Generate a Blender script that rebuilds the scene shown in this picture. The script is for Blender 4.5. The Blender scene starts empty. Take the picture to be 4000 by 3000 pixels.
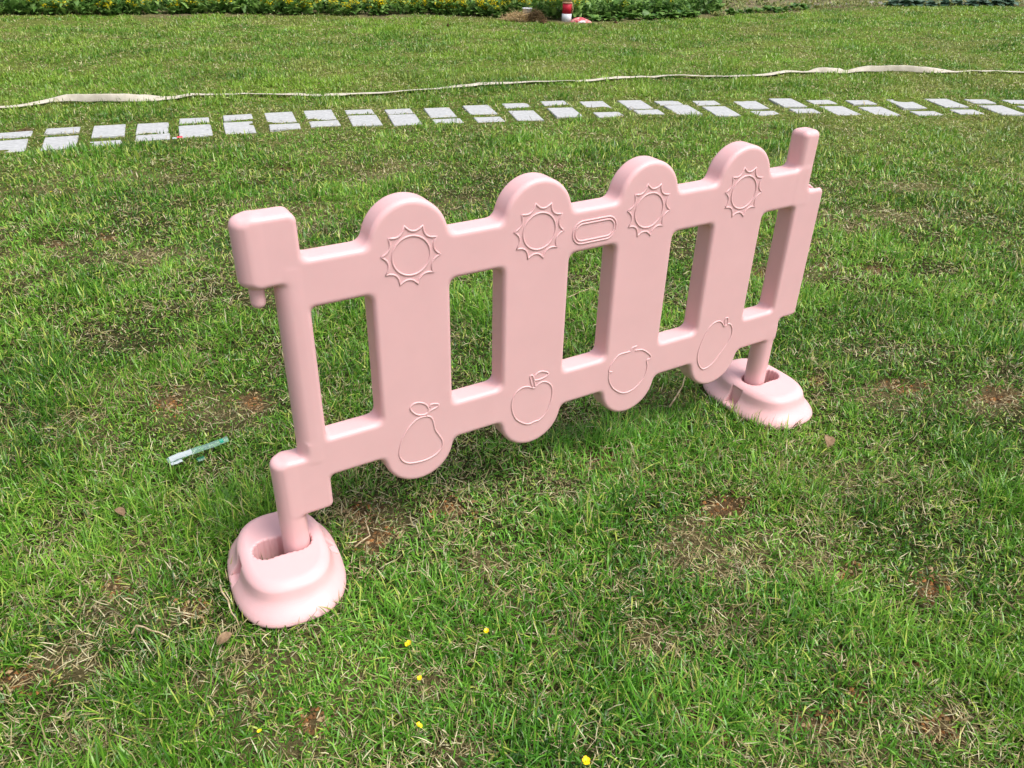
import bpy, math, random
import numpy as np
from mathutils import Vector

rng = np.random.default_rng(7)
random.seed(7)
SC = bpy.context.scene
COL = SC.collection
S = 0.35                      # metres per design unit of the fence (spacing of its suns)
GZ = 2.334                    # ground lies this many units below the sun centres
OFF = np.array([0.0, 0.0, GZ * S])

# ------------------------------------------------------------------ camera
CU = np.array([-1.93783, -4.53183, 1.98854]) * S + OFF
YAW, PIT, ROLL, FPX = math.radians(31.13477), math.radians(-31.22631), math.radians(1.40721), 3079.4
FW = np.array([math.sin(YAW) * math.cos(PIT), math.cos(YAW) * math.cos(PIT), math.sin(PIT)])
RT0 = np.array([math.cos(YAW), -math.sin(YAW), 0.0])
UP0 = np.cross(RT0, FW)
RT = math.cos(ROLL) * RT0 + math.sin(ROLL) * UP0
UP = -math.sin(ROLL) * RT0 + math.cos(ROLL) * UP0


def gp(x, y, z=0.0):
    """ground point seen at a spot of the photograph (4000 x 3000)"""
    d = FW * FPX + RT * (x - 2000) - UP * (y - 1500)
    t = (z - CU[2]) / d[2]
    return CU + t * d


def px(P):
    d = P - CU
    w = d @ FW
    return 2000 + FPX * (d @ RT) / w, 1500 - FPX * (d @ UP) / w, w


cam = bpy.data.cameras.new("camera")
cam.sensor_width = 36
cam.lens = 36 * FPX / 4000
cam.clip_start = 0.05
cam.clip_end = 800
camo = bpy.data.objects.new("camera", cam)
COL.objects.link(camo)
from mathutils import Matrix
camo.matrix_world = Matrix(((RT[0], UP[0], -FW[0], CU[0]), (RT[1], UP[1], -FW[1], CU[1]), (RT[2], UP[2], -FW[2], CU[2]), (0, 0, 0, 1)))
SC.camera = camo


# ------------------------------------------------------------------ helpers
def lin(r, g, b):
    f = lambda c: (c / 255 / 12.92) if c <= 10 else ((c / 255 + 0.055) / 1.055) ** 2.4
    return np.array([f(r), f(g), f(b)])


LAT = np.random.default_rng(3).random((8, 256, 256))


def vnoise(x, y, scale, seed=0):
    L = LAT[seed % 8]
    x = np.asarray(x, float) / scale + 37.3 * seed
    y = np.asarray(y, float) / scale + 11.7 * seed
    xi = np.floor(x).astype(int); yi = np.floor(y).astype(int)
    fx = x - xi; fy = y - yi
    fx = fx * fx * (3 - 2 * fx); fy = fy * fy * (3 - 2 * fy)
    a = L[xi % 256, yi % 256]; b = L[(xi + 1) % 256, yi % 256]
    c = L[xi % 256, (yi + 1) % 256]; d = L[(xi + 1) % 256, (yi + 1) % 256]
    return (a * (1 - fx) + b * fx) * (1 - fy) + (c * (1 - fx) + d * fx) * fy


def fbm(x, y, scale, seed=0, octs=4):
    v = 0; a = 0.5; n = 0
    for k in range(octs):
        v = v + a * vnoise(x, y, scale / 2 ** k, seed + k); n += a; a *= 0.55
    return v / n


def sstep(a, b, x):
    t = np.clip((x - a) / (b - a), 0, 1)
    return t * t * (3 - 2 * t)


def link(name, me, mat=None, parent=None):
    o = bpy.data.objects.new(name, me)
    COL.objects.link(o)
    if mat is not None:
        me.materials.append(mat)
    if parent is not None:
        o.parent = parent
    return o


def mesh_np(name, V, F, smooth=True, normals=None, colors=None, attr="tint"):
    """F: list of (k, array n x k) with face sizes"""
    me = bpy.data.meshes.new(name)
    V = np.asarray(V, np.float32)
    loops = np.concatenate([f.ravel() for f in F]).astype(np.int32)
    sizes = np.concatenate([np.full(len(f), f.shape[1]) for f in F]).astype(np.int32)
    starts = np.concatenate([[0], np.cumsum(sizes)[:-1]]).astype(np.int32)
    me.vertices.add(len(V)); me.vertices.foreach_set("co", V.ravel())
    me.loops.add(len(loops)); me.loops.foreach_set("vertex_index", loops)
    me.polygons.add(len(sizes)); me.polygons.foreach_set("loop_start", starts)
    me.update(calc_edges=True)
    me.polygons.foreach_set("use_smooth", np.full(len(sizes), smooth))
    if colors is not None:
        a = me.attributes.new(attr, "FLOAT_COLOR", "POINT")
        c = np.ones((len(V), 4), np.float32); c[:, :3] = colors
        a.data.foreach_set("color", c.ravel())
    if normals is not None:
        me.normals_split_custom_set_from_vertices([tuple(n) for n in normals])
    me.validate()
    return me


class MB:
    """collects boxes, tubes and lathes into one mesh"""
    def __init__(self):
        self.v = []; self.f = []

    def add(self, vs, fs):
        o = len(self.v)
        self.v += [tuple(map(float, p)) for p in vs]
        self.f += [tuple(i + o for i in f) for f in fs]

    def tube(self, pts, r, n=8, cap=True, closed=False):
        pts = [Vector(p) for p in pts]
        rs = r if hasattr(r, "__len__") else [r] * len(pts)
        m = len(pts); vs = []; fs = []
        prev = None
        for i, p in enumerate(pts):
            if closed:
                t = pts[(i + 1) % m] - pts[i - 1]
            else:
                t = pts[min(i + 1, m - 1)] - pts[max(i - 1, 0)]
            t.normalize()
            if prev is None:
                a = Vector((0, 0, 1)) if abs(t.z) < 0.9 else Vector((1, 0, 0))
                u = t.cross(a).normalized()
            else:
                u = (prev - t * prev.dot(t)).normalized()
            prev = u
            w = t.cross(u)
            for k in range(n):
                an = 2 * math.pi * k / n
                vs.append(p + (u * math.cos(an) + w * math.sin(an)) * rs[i])
        lim = m if closed else m - 1
        for i in range(lim):
            for k in range(n):
                a = i * n + k; b = i * n + (k + 1) % n
                c = ((i + 1) % m) * n + (k + 1) % n; d = ((i + 1) % m) * n + k
                fs.append((a, b, c, d))
        if cap and not closed:
            fs.append(tuple(range(n))[::-1]); fs.append(tuple(range((m - 1) * n, m * n)))
        self.add(vs, fs)

    def lathe(self, prof, n=24, org=(0, 0, 0)):
        vs = []; fs = []
        for r, z in prof:
            for k in range(n):
                a = 2 * math.pi * k / n
                vs.append((org[0] + r * math.cos(a), org[1] + r * math.sin(a), org[2] + z))
        for i in range(len(prof) - 1):
            for k in range(n):
                fs.append((i * n + k, i * n + (k + 1) % n, (i + 1) * n + (k + 1) % n, (i + 1) * n + k))
        if prof[0][0] > 1e-5:
            fs.append(tuple(range(n))[::-1])
        if prof[-1][0] > 1e-5:
            fs.append(tuple(range((len(prof) - 1) * n, len(prof) * n)))
        self.add(vs, fs)

    def build(self, name, mat, parent=None, smooth=True):
        me = bpy.data.meshes.new(name)
        me.from_pydata(self.v, [], self.f)
        me.update()
        for p in me.polygons:
            p.use_smooth = smooth
        return link(name, me, mat, parent)


def tag(o, label=None, cat=None, group=None, kind=None):
    if label: o["label"] = label
    if cat: o["category"] = cat
    if group: o["group"] = group
    if kind: o["kind"] = kind
    return o


def empty(name, loc=(0, 0, 0), rz=0.0):
    o = bpy.data.objects.new(name, None)
    COL.objects.link(o)
    o.location = loc; o.rotation_euler = (0, 0, rz); o.empty_display_size = 0.1
    return o


# ------------------------------------------------------------------ materials
def new_mat(name, base=(0.5, 0.5, 0.5), rough=0.6, spec=0.4):
    m = bpy.data.materials.new(name)
    m.use_nodes = True
    nt = m.node_tree
    b = nt.nodes["Principled BSDF"]
    b.inputs["Base Color"].default_value = (*base, 1)
    b.inputs["Roughness"].default_value = rough
    b.inputs["Specular IOR Level"].default_value = spec
    return m, nt, b


def ramp(nt, fac, stops):
    r = nt.nodes.new("ShaderNodeValToRGB")
    while len(r.color_ramp.elements) < len(stops):
        r.color_ramp.elements.new(0.5)
    for e, (p, c) in zip(r.color_ramp.elements, stops):
        e.position = p; e.color = (*c, 1)
    nt.links.new(fac, r.inputs[0])
    return r.outputs[0]


def noise(nt, scale, detail=4, rough=0.55, coord="Object", dist=0.0):
    tc = nt.nodes.new("ShaderNodeTexCoord")
    n = nt.nodes.new("ShaderNodeTexNoise")
    n.inputs["Scale"].default_value = scale
    n.inputs["Detail"].default_value = detail
    n.inputs["Roughness"].default_value = rough
    n.inputs["Distortion"].default_value = dist
    nt.links.new(tc.outputs[coord], n.inputs["Vector"])
    return n.outputs["Fac"]


def bump(nt, b, h, strength, dist):
    n = nt.nodes.new("ShaderNodeBump")
    n.inputs["Strength"].default_value = strength
    n.inputs["Distance"].default_value = dist
    nt.links.new(h, n.inputs["Height"])
    nt.links.new(n.outputs[0], b.inputs["Normal"])


def noisy(name, c0, c1, scale, rough=0.8, spec=0.3, lo=0.35, hi=0.65, bs=0.0, bd=0.002, bscale=None):
    m, nt, b = new_mat(name, c0, rough, spec)
    f = noise(nt, scale)
    nt.links.new(ramp(nt, f, [(lo, c0), (hi, c1)]), b.inputs["Base Color"])
    if bs:
        bump(nt, b, noise(nt, bscale or scale * 3), bs, bd)
    return m


def pink_plastic():
    m, nt, b = new_mat("pink_plastic", (0.78, 0.47, 0.50), 0.42, 0.4)
    f = noise(nt, 9, 3)
    nt.links.new(ramp(nt, f, [(0.3, PINK * 0.975), (0.7, PINK * 1.02)]), b.inputs["Base Color"])
    r = noise(nt, 60, 4)
    mr = nt.nodes.new("ShaderNodeMapRange")
    mr.inputs["To Min"].default_value = 0.36; mr.inputs["To Max"].default_value = 0.5
    nt.links.new(r, mr.inputs[0]); nt.links.new(mr.outputs[0], b.inputs["Roughness"])
    b.inputs["Subsurface Weight"].default_value = 0.12
    b.inputs["Subsurface Radius"].default_value = (0.02, 0.008, 0.008)
    b.inputs["Subsurface Scale"].default_value = 0.5
    bump(nt, b, noise(nt, 420, 2), 0.06, 0.001)
    return m


PINK = np.array([0.76, 0.455, 0.462])
M_PINK = pink_plastic()


def blade_mat(name, trans=0.35, rough=0.5, spec=0.35):
    m, nt, b = new_mat(name, (0.1, 0.2, 0.03), rough, spec)
    a = nt.nodes.new("ShaderNodeAttribute"); a.attribute_name = "tint"
    nt.links.new(a.outputs["Color"], b.inputs["Base Color"])
    t = nt.nodes.new("ShaderNodeBsdfTranslucent")
    mix = nt.nodes.new("ShaderNodeMixShader"); mix.inputs[0].default_value = trans
    hs = nt.nodes.new("ShaderNodeHueSaturation"); hs.inputs["Value"].default_value = 1.15
    nt.links.new(a.outputs["Color"], hs.inputs["Color"]); nt.links.new(hs.outputs[0], t.inputs["Color"])
    nt.links.new(b.outputs[0], mix.inputs[1]); nt.links.new(t.outputs[0], mix.inputs[2])
    nt.links.new(mix.outputs[0], nt.nodes["Material Output"].inputs["Surface"])
    return m


M_BLADE = blade_mat("grass_blade", 0.3, 0.36, 0.5)
M_STRAW = blade_mat("dry_blade", 0.15, 0.7, 0.2)

# ------------------------------------------------------------------ lawn fields
SOIL = [  # bare earth seen in the lawn: photo x, y, half width px, half height px
    (1450, 2075, 105, 95), (1395, 1985, 60, 40), (2335, 1790, 105, 45), (2840, 1975, 105, 60), (3300, 2235, 80, 55),
    (2550, 2690, 70, 50), (2700, 2810, 95, 75), (2790, 2880, 60, 40), (55, 2625, 110, 60), (3690, 2830, 80, 50),
    (1760, 1960, 95, 50), (3130, 2800, 120, 45), (3360, 2700, 70, 50), (980, 1545, 70, 45), (660, 1555, 60, 40), (3430, 1050, 90, 22),
    (3220, 1035, 60, 16), (3810, 790, 70, 15), (3600, 830, 60, 16), (210, 675, 70, 16), (220, 940, 70, 26), (420, 925, 60, 24),
    (3470, 1490, 70, 30), (3560, 1520, 90, 30), (3900, 1560, 120, 40), (3200, 1480, 70, 30), (3010, 540, 60, 10),
    (2180, 660, 40, 12), (1110, 660, 50, 12), (1840, 380, 45, 8), (1760, 390, 35, 7), (160, 435, 90, 14), (90, 500, 60, 20),
    (760, 2350, 60, 40), (460, 2260, 60, 40), (3560, 2600, 60, 40), (2970, 1050, 60, 20), (1200, 2790, 70, 40), (3640, 2290, 70, 55)]
LUSH = [(3750, 1250, 420, 160), (3800, 1950, 260, 330), (3550, 1700, 260, 110), (2550, 2900, 130, 120), (150, 1500, 170, 260), (900, 2050, 260, 200), (3400, 2480, 260, 120),
        (1500, 2800, 200, 120), (300, 1100, 300, 90), (2900, 600, 500, 50)]  # thick green patches
STRAWY = [  # dry, straw coloured patches
    (250, 1640, 230, 120), (420, 1500, 160, 70), (800, 1560, 300, 90), (640, 1000, 320, 60), (520, 2240, 200, 150), (560, 2100, 120, 90),
    (2680, 2080, 160, 80), (2960, 2150, 160, 120), (3150, 2200, 170, 90), (3650, 2270, 130, 110), (3360, 1870, 220, 110), (2540, 2480, 190, 110),
    (2860, 2430, 150, 100), (3300, 2560, 200, 90), (3660, 2800, 200, 110), (1450, 2000, 190, 100), (2390, 1850, 200, 90), (1900, 2190, 120, 80),
    (2020, 2340, 150, 90), (2230, 2470, 130, 90), (560, 2360, 220, 90), (380, 2870, 200, 90), (1100, 2900, 200, 90), (1010, 2600, 200, 80), (1650, 2660, 190, 80),
    (250, 2560, 200, 90), (750, 2640, 130, 60), (1830, 2900, 170, 70), (3880, 1560, 170, 70), (3500, 1540, 220, 70), (3350, 870, 300, 50), (3520, 740, 200, 30),
    (3120, 1060, 200, 40), (1820, 800, 160, 30), (1390, 690, 170, 30), (1560, 640, 160, 24), (480, 690, 260, 30), (3130, 2810, 160, 60), (2840, 2200, 260, 130)]


def blobs(x, y, lst):
    out = np.zeros_like(x)
    wob = 1 + 0.9 * (fbm(x, y, 0.16, 2, 3) - 0.5)
    for a, b, rx, ry in lst:
        c = gp(a, b)[:2]
        ex = gp(a + rx, b)[:2] - c
        ey = (gp(a, b + ry)[:2] - gp(a, b - ry)[:2]) / 2
        M = np.linalg.inv(np.stack([ex, ey], 1))
        dx, dy = x - c[0], y - c[1]
        u = M[0, 0] * dx + M[0, 1] * dy; v = M[1, 0] * dx + M[1, 1] * dy
        d = np.sqrt(u * u + v * v) * wob
        out = np.maximum(out, 1 - sstep(0.45, 1.15, d))
    return out


EDGE_PX = [(-900, 62), (0, 60), (800, 56), (1500, 64), (1650, 56), (1900, 64), (2050, 80), (2230, 92), (2400, 84), (2560, 78), (2700, 72), (2850, 62),
           (3000, 50), (3200, 36), (3400, 28), (3700, 24), (4000, 26), (4700, 30)]
EDGE = np.array([gp(a, b)[:2] for a, b in EDGE_PX])
CX, CY = CU[0], CU[1]


def edge_ratio(x, y):
    """1 at the far edge of the lawn, larger beyond it"""
    be = np.arctan2(EDGE[:, 0] - CX, EDGE[:, 1] - CY); re = np.hypot(EDGE[:, 0] - CX, EDGE[:, 1] - CY)
    b = np.arctan2(x - CX, y - CY)
    return np.hypot(x - CX, y - CY) / np.interp(b, be, re)


def soil_field(x, y):
    return blobs(x, y, [(a, b, c * 0.8, d * 0.8) for a, b, c, d in SOIL])


def height(x, y):
    r = np.hypot(x - 0.4, y + 0.1)
    amp = sstep(0.8, 2.6, r)
    h = (fbm(x, y, 1.3, 1, 4) - 0.5) * 0.075 * (0.35 + 0.65 * amp) + (fbm(x, y, 0.22, 4, 3) - 0.5) * 0.03
    for q in FEET:
        d = np.hypot(x - q[0], y - q[1])
        h = h * (0.25 + 0.75 * sstep(0.18, 0.4, d))
    h = h - 0.0245 * np.clip((1.33 - x) / 1.72, 0, 1.25) * (1 - sstep(0.9, 2.6, y))
    return h - 0.012 * soil_field(x, y)


FEET = [(-1.112 * S, 0.095 * S), (3.80 * S, 0.09 * S)]
FEET_Z = [-0.07 * S, 0.0]

# ------------------------------------------------------------------ stepping stones layout
K = 0.35 / 0.33
PAIRS = [(-1.42, 4.93), (-1.10, 4.90), (-0.80, 4.86), (-0.5, 4.82), (-0.21, 4.78), (0.08, 4.73), (0.37, 4.72), (0.67, 4.67), (0.98, 4.62), (1.27, 4.58),
         (1.57, 4.49), (1.86, 4.39), (2.16, 4.29), (2.48, 4.22), (2.81, 4.15), (3.14, 4.08), (3.46, 3.97), (3.8, 3.88), (4.1, 3.75), (4.39, 3.6), (4.74, 3.48),
         (5.06, 3.36), (5.36, 3.18), (5.66, 3.01), (6.02, 2.87), (6.33, 2.7), (6.66, 2.54), (6.97, 2.38), (7.3, 2.2)]
FAR_BIG = {4, 5, 8, 9, 12, 13, 16, 17, 20, 21, 24, 25, 0, 1}      # pairs whose wide slab is the far one
STONES = []
for i, (a, b) in enumerate(PAIRS):
    ang = math.radians(-5.5 - 22.0 * i / 27)
    W = 0.228; tot = 0.62
    big, small = 0.355, 0.165
    c = np.array([a, b]) * K
    d = np.array([-math.sin(ang), math.cos(ang)])
    fb = i in FAR_BIG
    far_len, near_len = (big, small) if fb else (small, big)
    STONES.append((i, "far", fb, c + d * (tot / 2 - far_len / 2), ang, W, far_len))
    STONES.append((i, "near", not fb, c - d * (tot / 2 - near_len / 2), ang, W, near_len))


def in_stone(x, y, pad=0.0):
    m = np.zeros(x.shape, bool)
    for _, _, _, c, a, w, l in STONES:
        dx, dy = x - c[0], y - c[1]
        u = dx * math.cos(a) + dy * math.sin(a); v = -dx * math.sin(a) + dy * math.cos(a)
        m |= (abs(u) < w / 2 + pad) & (abs(v) < l / 2 + pad)
    return m


# ------------------------------------------------------------------ ground sheet
def build_ground():
    def axis(lo, hi, step, far):
        core = np.arange(lo, hi, step)
        g = []; d = step
        p = hi
        while p < far:
            d *= 1.25; p += d; g.append(p)
        g2 = []; d = step; p = lo
        while p > -far:
            d *= 1.25; p -= d; g2.append(p)
        return np.array(g2[::-1] + list(core) + g)
    xs = axis(-3.2, 7.5, 0.028, 260); ys = axis(-1.6, 6.5, 0.028, 260)
    X, Y = np.meshgrid(xs, ys, indexing="ij")
    x, y = X.ravel(), Y.ravel()
    er = edge_ratio(x, y)
    h = height(x, y)
    so = soil_field(x, y)
    st = blobs(x, y, STRAWY)
    garden = sstep(0.995, 1.02, er)
    soil = np.maximum(so, garden * 0.8)
    cols = np.stack([soil, np.maximum(st, sstep(0.55, 0.75, fbm(x, y, 0.7, 5))), garden], 1)
    nx, ny = len(xs), len(ys)
    i = np.arange((nx - 1) * (ny - 1)); a = (i // (ny - 1)) * ny + i % (ny - 1)
    F = np.stack([a, a + ny, a + ny + 1, a + 1], 1)
    me = mesh_np("ground", np.stack([x, y, h], 1), [F], True, None, cols, "field")
    ca = np.ones((len(x), 4), np.float32); ca[:, :3] = cols; ca[:, 3] = 0.8 * sstep(4.0, 8.0, np.hypot(x - CX, y - CY))
    me.attributes['field'].data.foreach_set('color', ca.ravel())
    m, nt, b = new_mat("soil_and_shaded_thatch", (0.1, 0.08, 0.03), 0.95, 0.15)
    at = nt.nodes.new("ShaderNodeAttribute"); at.attribute_name = "field"
    sep = nt.nodes.new("ShaderNodeSeparateColor"); nt.links.new(at.outputs["Color"], sep.inputs[0])
    shaded_thatch = ramp(nt, noise(nt, 55, 6, 0.7), [(0.25, lin(24, 25, 11)), (0.5, lin(48, 50, 22)), (0.75, lin(96, 92, 50))])  # thatch colour darkened to paint in the shadow of gaps between blades
    thatch_far = ramp(nt, noise(nt, 14, 6, 0.7), [(0.3, lin(70, 94, 30)), (0.7, lin(128, 134, 60))])
    straw = ramp(nt, noise(nt, 70, 6, 0.7), [(0.25, lin(46, 42, 26)), (0.55, lin(98, 90, 58)), (0.8, lin(160, 148, 108))])
    earth = ramp(nt, noise(nt, 38, 8, 0.72), [(0.25, lin(44, 34, 24)), (0.5, lin(92, 73, 49)), (0.7, lin(136, 112, 78)), (0.85, lin(172, 152, 120))])

    def mixc(f, c1, c2):
        n = nt.nodes.new("ShaderNodeMix"); n.data_type = "RGBA"
        nt.links.new(f, n.inputs[0]); nt.links.new(c1, n.inputs[6]); nt.links.new(c2, n.inputs[7])
        return n.outputs[2]
    c = mixc(sep.outputs[1], shaded_thatch, straw)
    sx = nt.nodes.new('ShaderNodeMath'); sx.operation = 'MULTIPLY'; nt.links.new(at.outputs['Alpha'], sx.inputs[0]); sx.inputs[1].default_value = 1.0
    c = mixc(sx.outputs[0], c, thatch_far)
    c = mixc(sep.outputs[0], c, earth)
    gsoil = ramp(nt, noise(nt, 9, 8, 0.75), [(0.3, lin(74, 62, 48)), (0.5, lin(128, 114, 92)), (0.62, lin(92, 108, 54)), (0.75, lin(160, 146, 120))])
    c = mixc(sep.outputs[2], c, gsoil)
    nt.links.new(c, b.inputs["Base Color"])
    bump(nt, b, noise(nt, 45, 8, 0.7), 0.9, 0.02)
    return tag(link("ground", me, m), kind="structure")


build_ground()


# ------------------------------------------------------------------ grass
def blades(P, head, lean, curl, L, W, C, segs=3, tipc=None):
    n = len(P)
    cs, sn = np.cos(head), np.sin(head)
    side = np.stack([-sn, cs, np.zeros(n)], 1)
    tilt = rng.normal(0, 0.5, n)
    side = side * np.cos(tilt)[:, None]; side[:, 2] = np.sin(tilt) * 0.6
    pos = P.copy(); rows = [pos.copy()]
    for k in range(segs):
        a = lean + curl * (k + 0.5) / segs
        st = L / segs
        pos = pos + np.stack([np.sin(a) * cs * st, np.sin(a) * sn * st, np.cos(a) * st], 1)
        pos[:, 2] = np.maximum(pos[:, 2], P[:, 2] + 0.004)
        rows.append(pos.copy())
    wf = np.array([0.75, 1.0, 0.72, 0.45, 0.3][:segs])
    V = np.zeros((n, 2 * segs + 1, 3))
    CC = np.zeros((n, 2 * segs + 1, 3))
    for k in range(segs):
        V[:, 2 * k] = rows[k] - side * (W * wf[k] / 2)[:, None]
        V[:, 2 * k + 1] = rows[k] + side * (W * wf[k] / 2)[:, None]
        CC[:, 2 * k] = CC[:, 2 * k + 1] = C
    V[:, 2 * segs] = rows[segs]
    CC[:, 2 * segs] = C if tipc is None else tipc
    b = (np.arange(n) * (2 * segs + 1))[:, None]
    quads = [np.concatenate([b + 2 * k, b + 2 * k + 1, b + 2 * k + 3, b + 2 * k + 2], 1) for k in range(segs - 1)]
    tri = np.concatenate([b + 2 * segs - 2, b + 2 * segs - 1, b + 2 * segs], 1)
    return V.reshape(-1, 3), [np.concatenate(quads), tri], CC.reshape(-1, 3)


def scatter(dens, r0, r1, spread=62):
    """random ground points in the part of the lawn the picture takes in, with a wide margin; dens(r) per square metre"""
    th = math.radians(spread)
    rr = np.linspace(r0, r1, 400)
    pdf = dens(rr) * rr
    tot = np.trapezoid(pdf, rr) * 2 * th if hasattr(np, "trapezoid") else np.trapz(pdf, rr) * 2 * th
    cdf = np.cumsum(pdf); cdf /= cdf[-1]
    n = int(tot)
    r = np.interp(rng.random(n), cdf, rr)
    b = YAW + (rng.random(n) * 2 - 1) * th
    x = CX + r * np.sin(b); y = CY + r * np.cos(b)
    P = np.stack([x, y, np.zeros(n)], 1)
    u, v, w = px(P)
    k = (w > 0.2) & (u > -650) & (u < 4650) & (v < 3500) & (v > -500)
    return x[k], y[k], r[k]


def in_feet(x, y, s=0.97):
    m = np.zeros(x.shape, bool)
    for (cx, cy), ph in zip(FEET, (-0.083, 0.015)):
        dx, dy = (x - cx) / S, (y - cy) / S
        u = dx * math.cos(ph) + dy * math.sin(ph); v = -dx * math.sin(ph) + dy * math.cos(ph)
        ring = (abs(u / (0.415 * s)) ** 2.6 + abs(v / (0.583 * s)) ** 2.6) < 1
        hole = (np.hypot(np.maximum(abs(u) - 0.1, 0), v) < 0.09)
        m |= ring & ~hole
    return m


def build_grass():
    x, y, r = scatter(lambda r: np.where(r < 2, 25000, 25000 * (2 / r) ** 1.3), 0.7, 20)
    soil = soil_field(x, y); straw = blobs(x, y, STRAWY)
    lush = fbm(x, y, 0.42, 0, 4); lush2 = fbm(x, y, 1.6, 6, 3); fine = vnoise(x, y, 0.06, 3)
    mott = sstep(0.42, 0.68, fbm(x, y, 0.13, 2, 4))
    lushreg = blobs(x, y, LUSH)
    dry = np.clip(straw * (0.3 + 0.7 * mott) * 1.0 + 0.6 * mott * sstep(0.3, 0.6, 1 - lush), 0, 1) * (1 - 0.8 * lushreg)
    keep = rng.random(len(x)) > np.clip(0.95 * soil * sstep(0.25, 0.5, fbm(x, y, 0.09, 1, 3)) + 0.3 * dry + 0.2 * (fine < 0.33), 0, 0.95)
    keep &= ~in_stone(x, y, 0.0) & ~in_feet(x, y) & (edge_ratio(x, y) < 1.0)
    x, y, r, soil, straw, lush, lush2, dry, fine = [q[keep] for q in (x, y, r, soil, straw, lush, lush2, dry, fine)]
    lushreg = lushreg[keep]
    n = len(x)
    z = height(x, y) - 0.003
    g = rng.random(n)
    tall = (0.5 + 0.6 * sstep(0.35, 0.7, lush) + 0.55 * sstep(0.45, 0.8, vnoise(x, y, 0.17, 6))) * (1 - 0.35 * dry)
    L = (0.030 + 0.036 * rng.random(n) ** 1.2) * tall * (1 + 0.25 * lushreg)
    L *= np.where(rng.random(n) < 0.03, 1.35, 1.0) * np.where(in_stone(x, y, 0.06), 0.42, 1.0) * (1 - 0.5 * sstep(0.95, 0.99, edge_ratio(x, y)))
    W = (0.0024 + 0.0023 * rng.random(n)) * np.maximum(1, (r / 2.6) ** 0.85)
    # tufts share a direction
    head = 2 * math.pi * (vnoise(x, y, 0.09, 5) * 2.2 + 0.6 * rng.normal(0, 1, n))
    lean = np.clip(np.abs(rng.normal(0.75, 0.45, n)) + 0.35 * dry, 0, 1.5)
    curl = rng.normal(0.75, 0.95, n)
    dark, mid, light, yel = lin(38, 82, 16), lin(92, 148, 32), lin(150, 196, 72), lin(184, 198, 92)
    strawc, brown, pale = lin(174, 160, 116), lin(98, 86, 58), lin(208, 200, 162)
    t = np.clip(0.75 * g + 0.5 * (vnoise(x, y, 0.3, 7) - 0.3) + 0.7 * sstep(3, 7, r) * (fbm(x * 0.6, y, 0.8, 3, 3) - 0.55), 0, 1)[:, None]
    C = np.where(t < 0.5, dark + (mid - dark) * t * 2, mid + (light - mid) * (t * 2 - 1))
    bluish = (sstep(0.45, 0.7, lush2) * 0.6)[:, None]
    C = C * (1 - bluish) + bluish * C * np.array([0.82, 1.03, 1.15])
    yl = (rng.random(n) < (0.10 + 0.12 * sstep(2.5, 7, r)))[:, None]
    C = np.where(yl, yel * (0.8 + 0.4 * rng.random((n, 1))), C)
    dead = rng.random(n) < np.clip(0.05 + 0.5 * dry + 0.35 * soil, 0, 0.9)
    q = rng.random((n, 1))
    D = np.where(q < 0.3, brown, np.where(q < 0.85, strawc, pale)) * (0.75 + 0.5 * rng.random((n, 1)))
    C = np.where(dead[:, None], D, C)
    W = np.where(dead, W * 0.85, W)
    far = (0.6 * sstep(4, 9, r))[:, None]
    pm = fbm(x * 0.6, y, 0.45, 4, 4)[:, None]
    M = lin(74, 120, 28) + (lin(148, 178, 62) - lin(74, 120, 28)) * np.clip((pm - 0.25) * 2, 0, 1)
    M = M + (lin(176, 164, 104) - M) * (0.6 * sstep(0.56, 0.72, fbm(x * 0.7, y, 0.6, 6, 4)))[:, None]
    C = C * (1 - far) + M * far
    tipc = np.where((rng.random((n, 1)) < 0.25), C * 0.5 + strawc * 0.5, C)
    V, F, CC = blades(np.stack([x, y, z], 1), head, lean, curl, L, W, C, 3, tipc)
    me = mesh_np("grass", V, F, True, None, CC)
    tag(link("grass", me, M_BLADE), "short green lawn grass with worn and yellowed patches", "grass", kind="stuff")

    # dry thatch lying between the blades
    x, y, r = scatter(lambda r: np.where(r < 2, 13000, 13000 * (2 / r) ** 1.45), 0.7, 19)
    straw = blobs(x, y, STRAWY); soil = soil_field(x, y)
    keep = rng.random(len(x)) < 0.22 + 0.5 * np.maximum(0.6, straw) * sstep(0.42, 0.68, fbm(x, y, 0.13, 2, 4)) - 0.2 * soil
    keep &= ~in_stone(x, y) & ~in_feet(x, y) & (edge_ratio(x, y) < 1.003)
    x, y, r, straw = x[keep], y[keep], r[keep], straw[keep]
    n = len(x)
    z = height(x, y) + 0.003 + 0.012 * rng.random(n)
    L = 0.018 + 0.04 * rng.random(n) ** 1.5
    W = (0.0013 + 0.0014 * rng.random(n)) * np.maximum(1, (r / 2.6) ** 0.85)
    head = rng.random(n) * 6.283
    lean = np.clip(rng.normal(1.3, 0.22, n), 0.6, 1.7); curl = rng.normal(0.3, 0.9, n)
    q = rng.random((n, 1))
    D = np.where(q < 0.35, brown, np.where(q < 0.8, strawc, pale)) * (0.7 + 0.5 * rng.random((n, 1)))
    V, F, CC = blades(np.stack([x, y, z], 1), head, lean, curl, L, W, D, 3)
    tag(link("dry_grass", mesh_np("dry_grass", V, F, True, None, CC), M_STRAW), "straw coloured dead grass matted between the green blades", "dry grass", kind="stuff")


build_grass()


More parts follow.
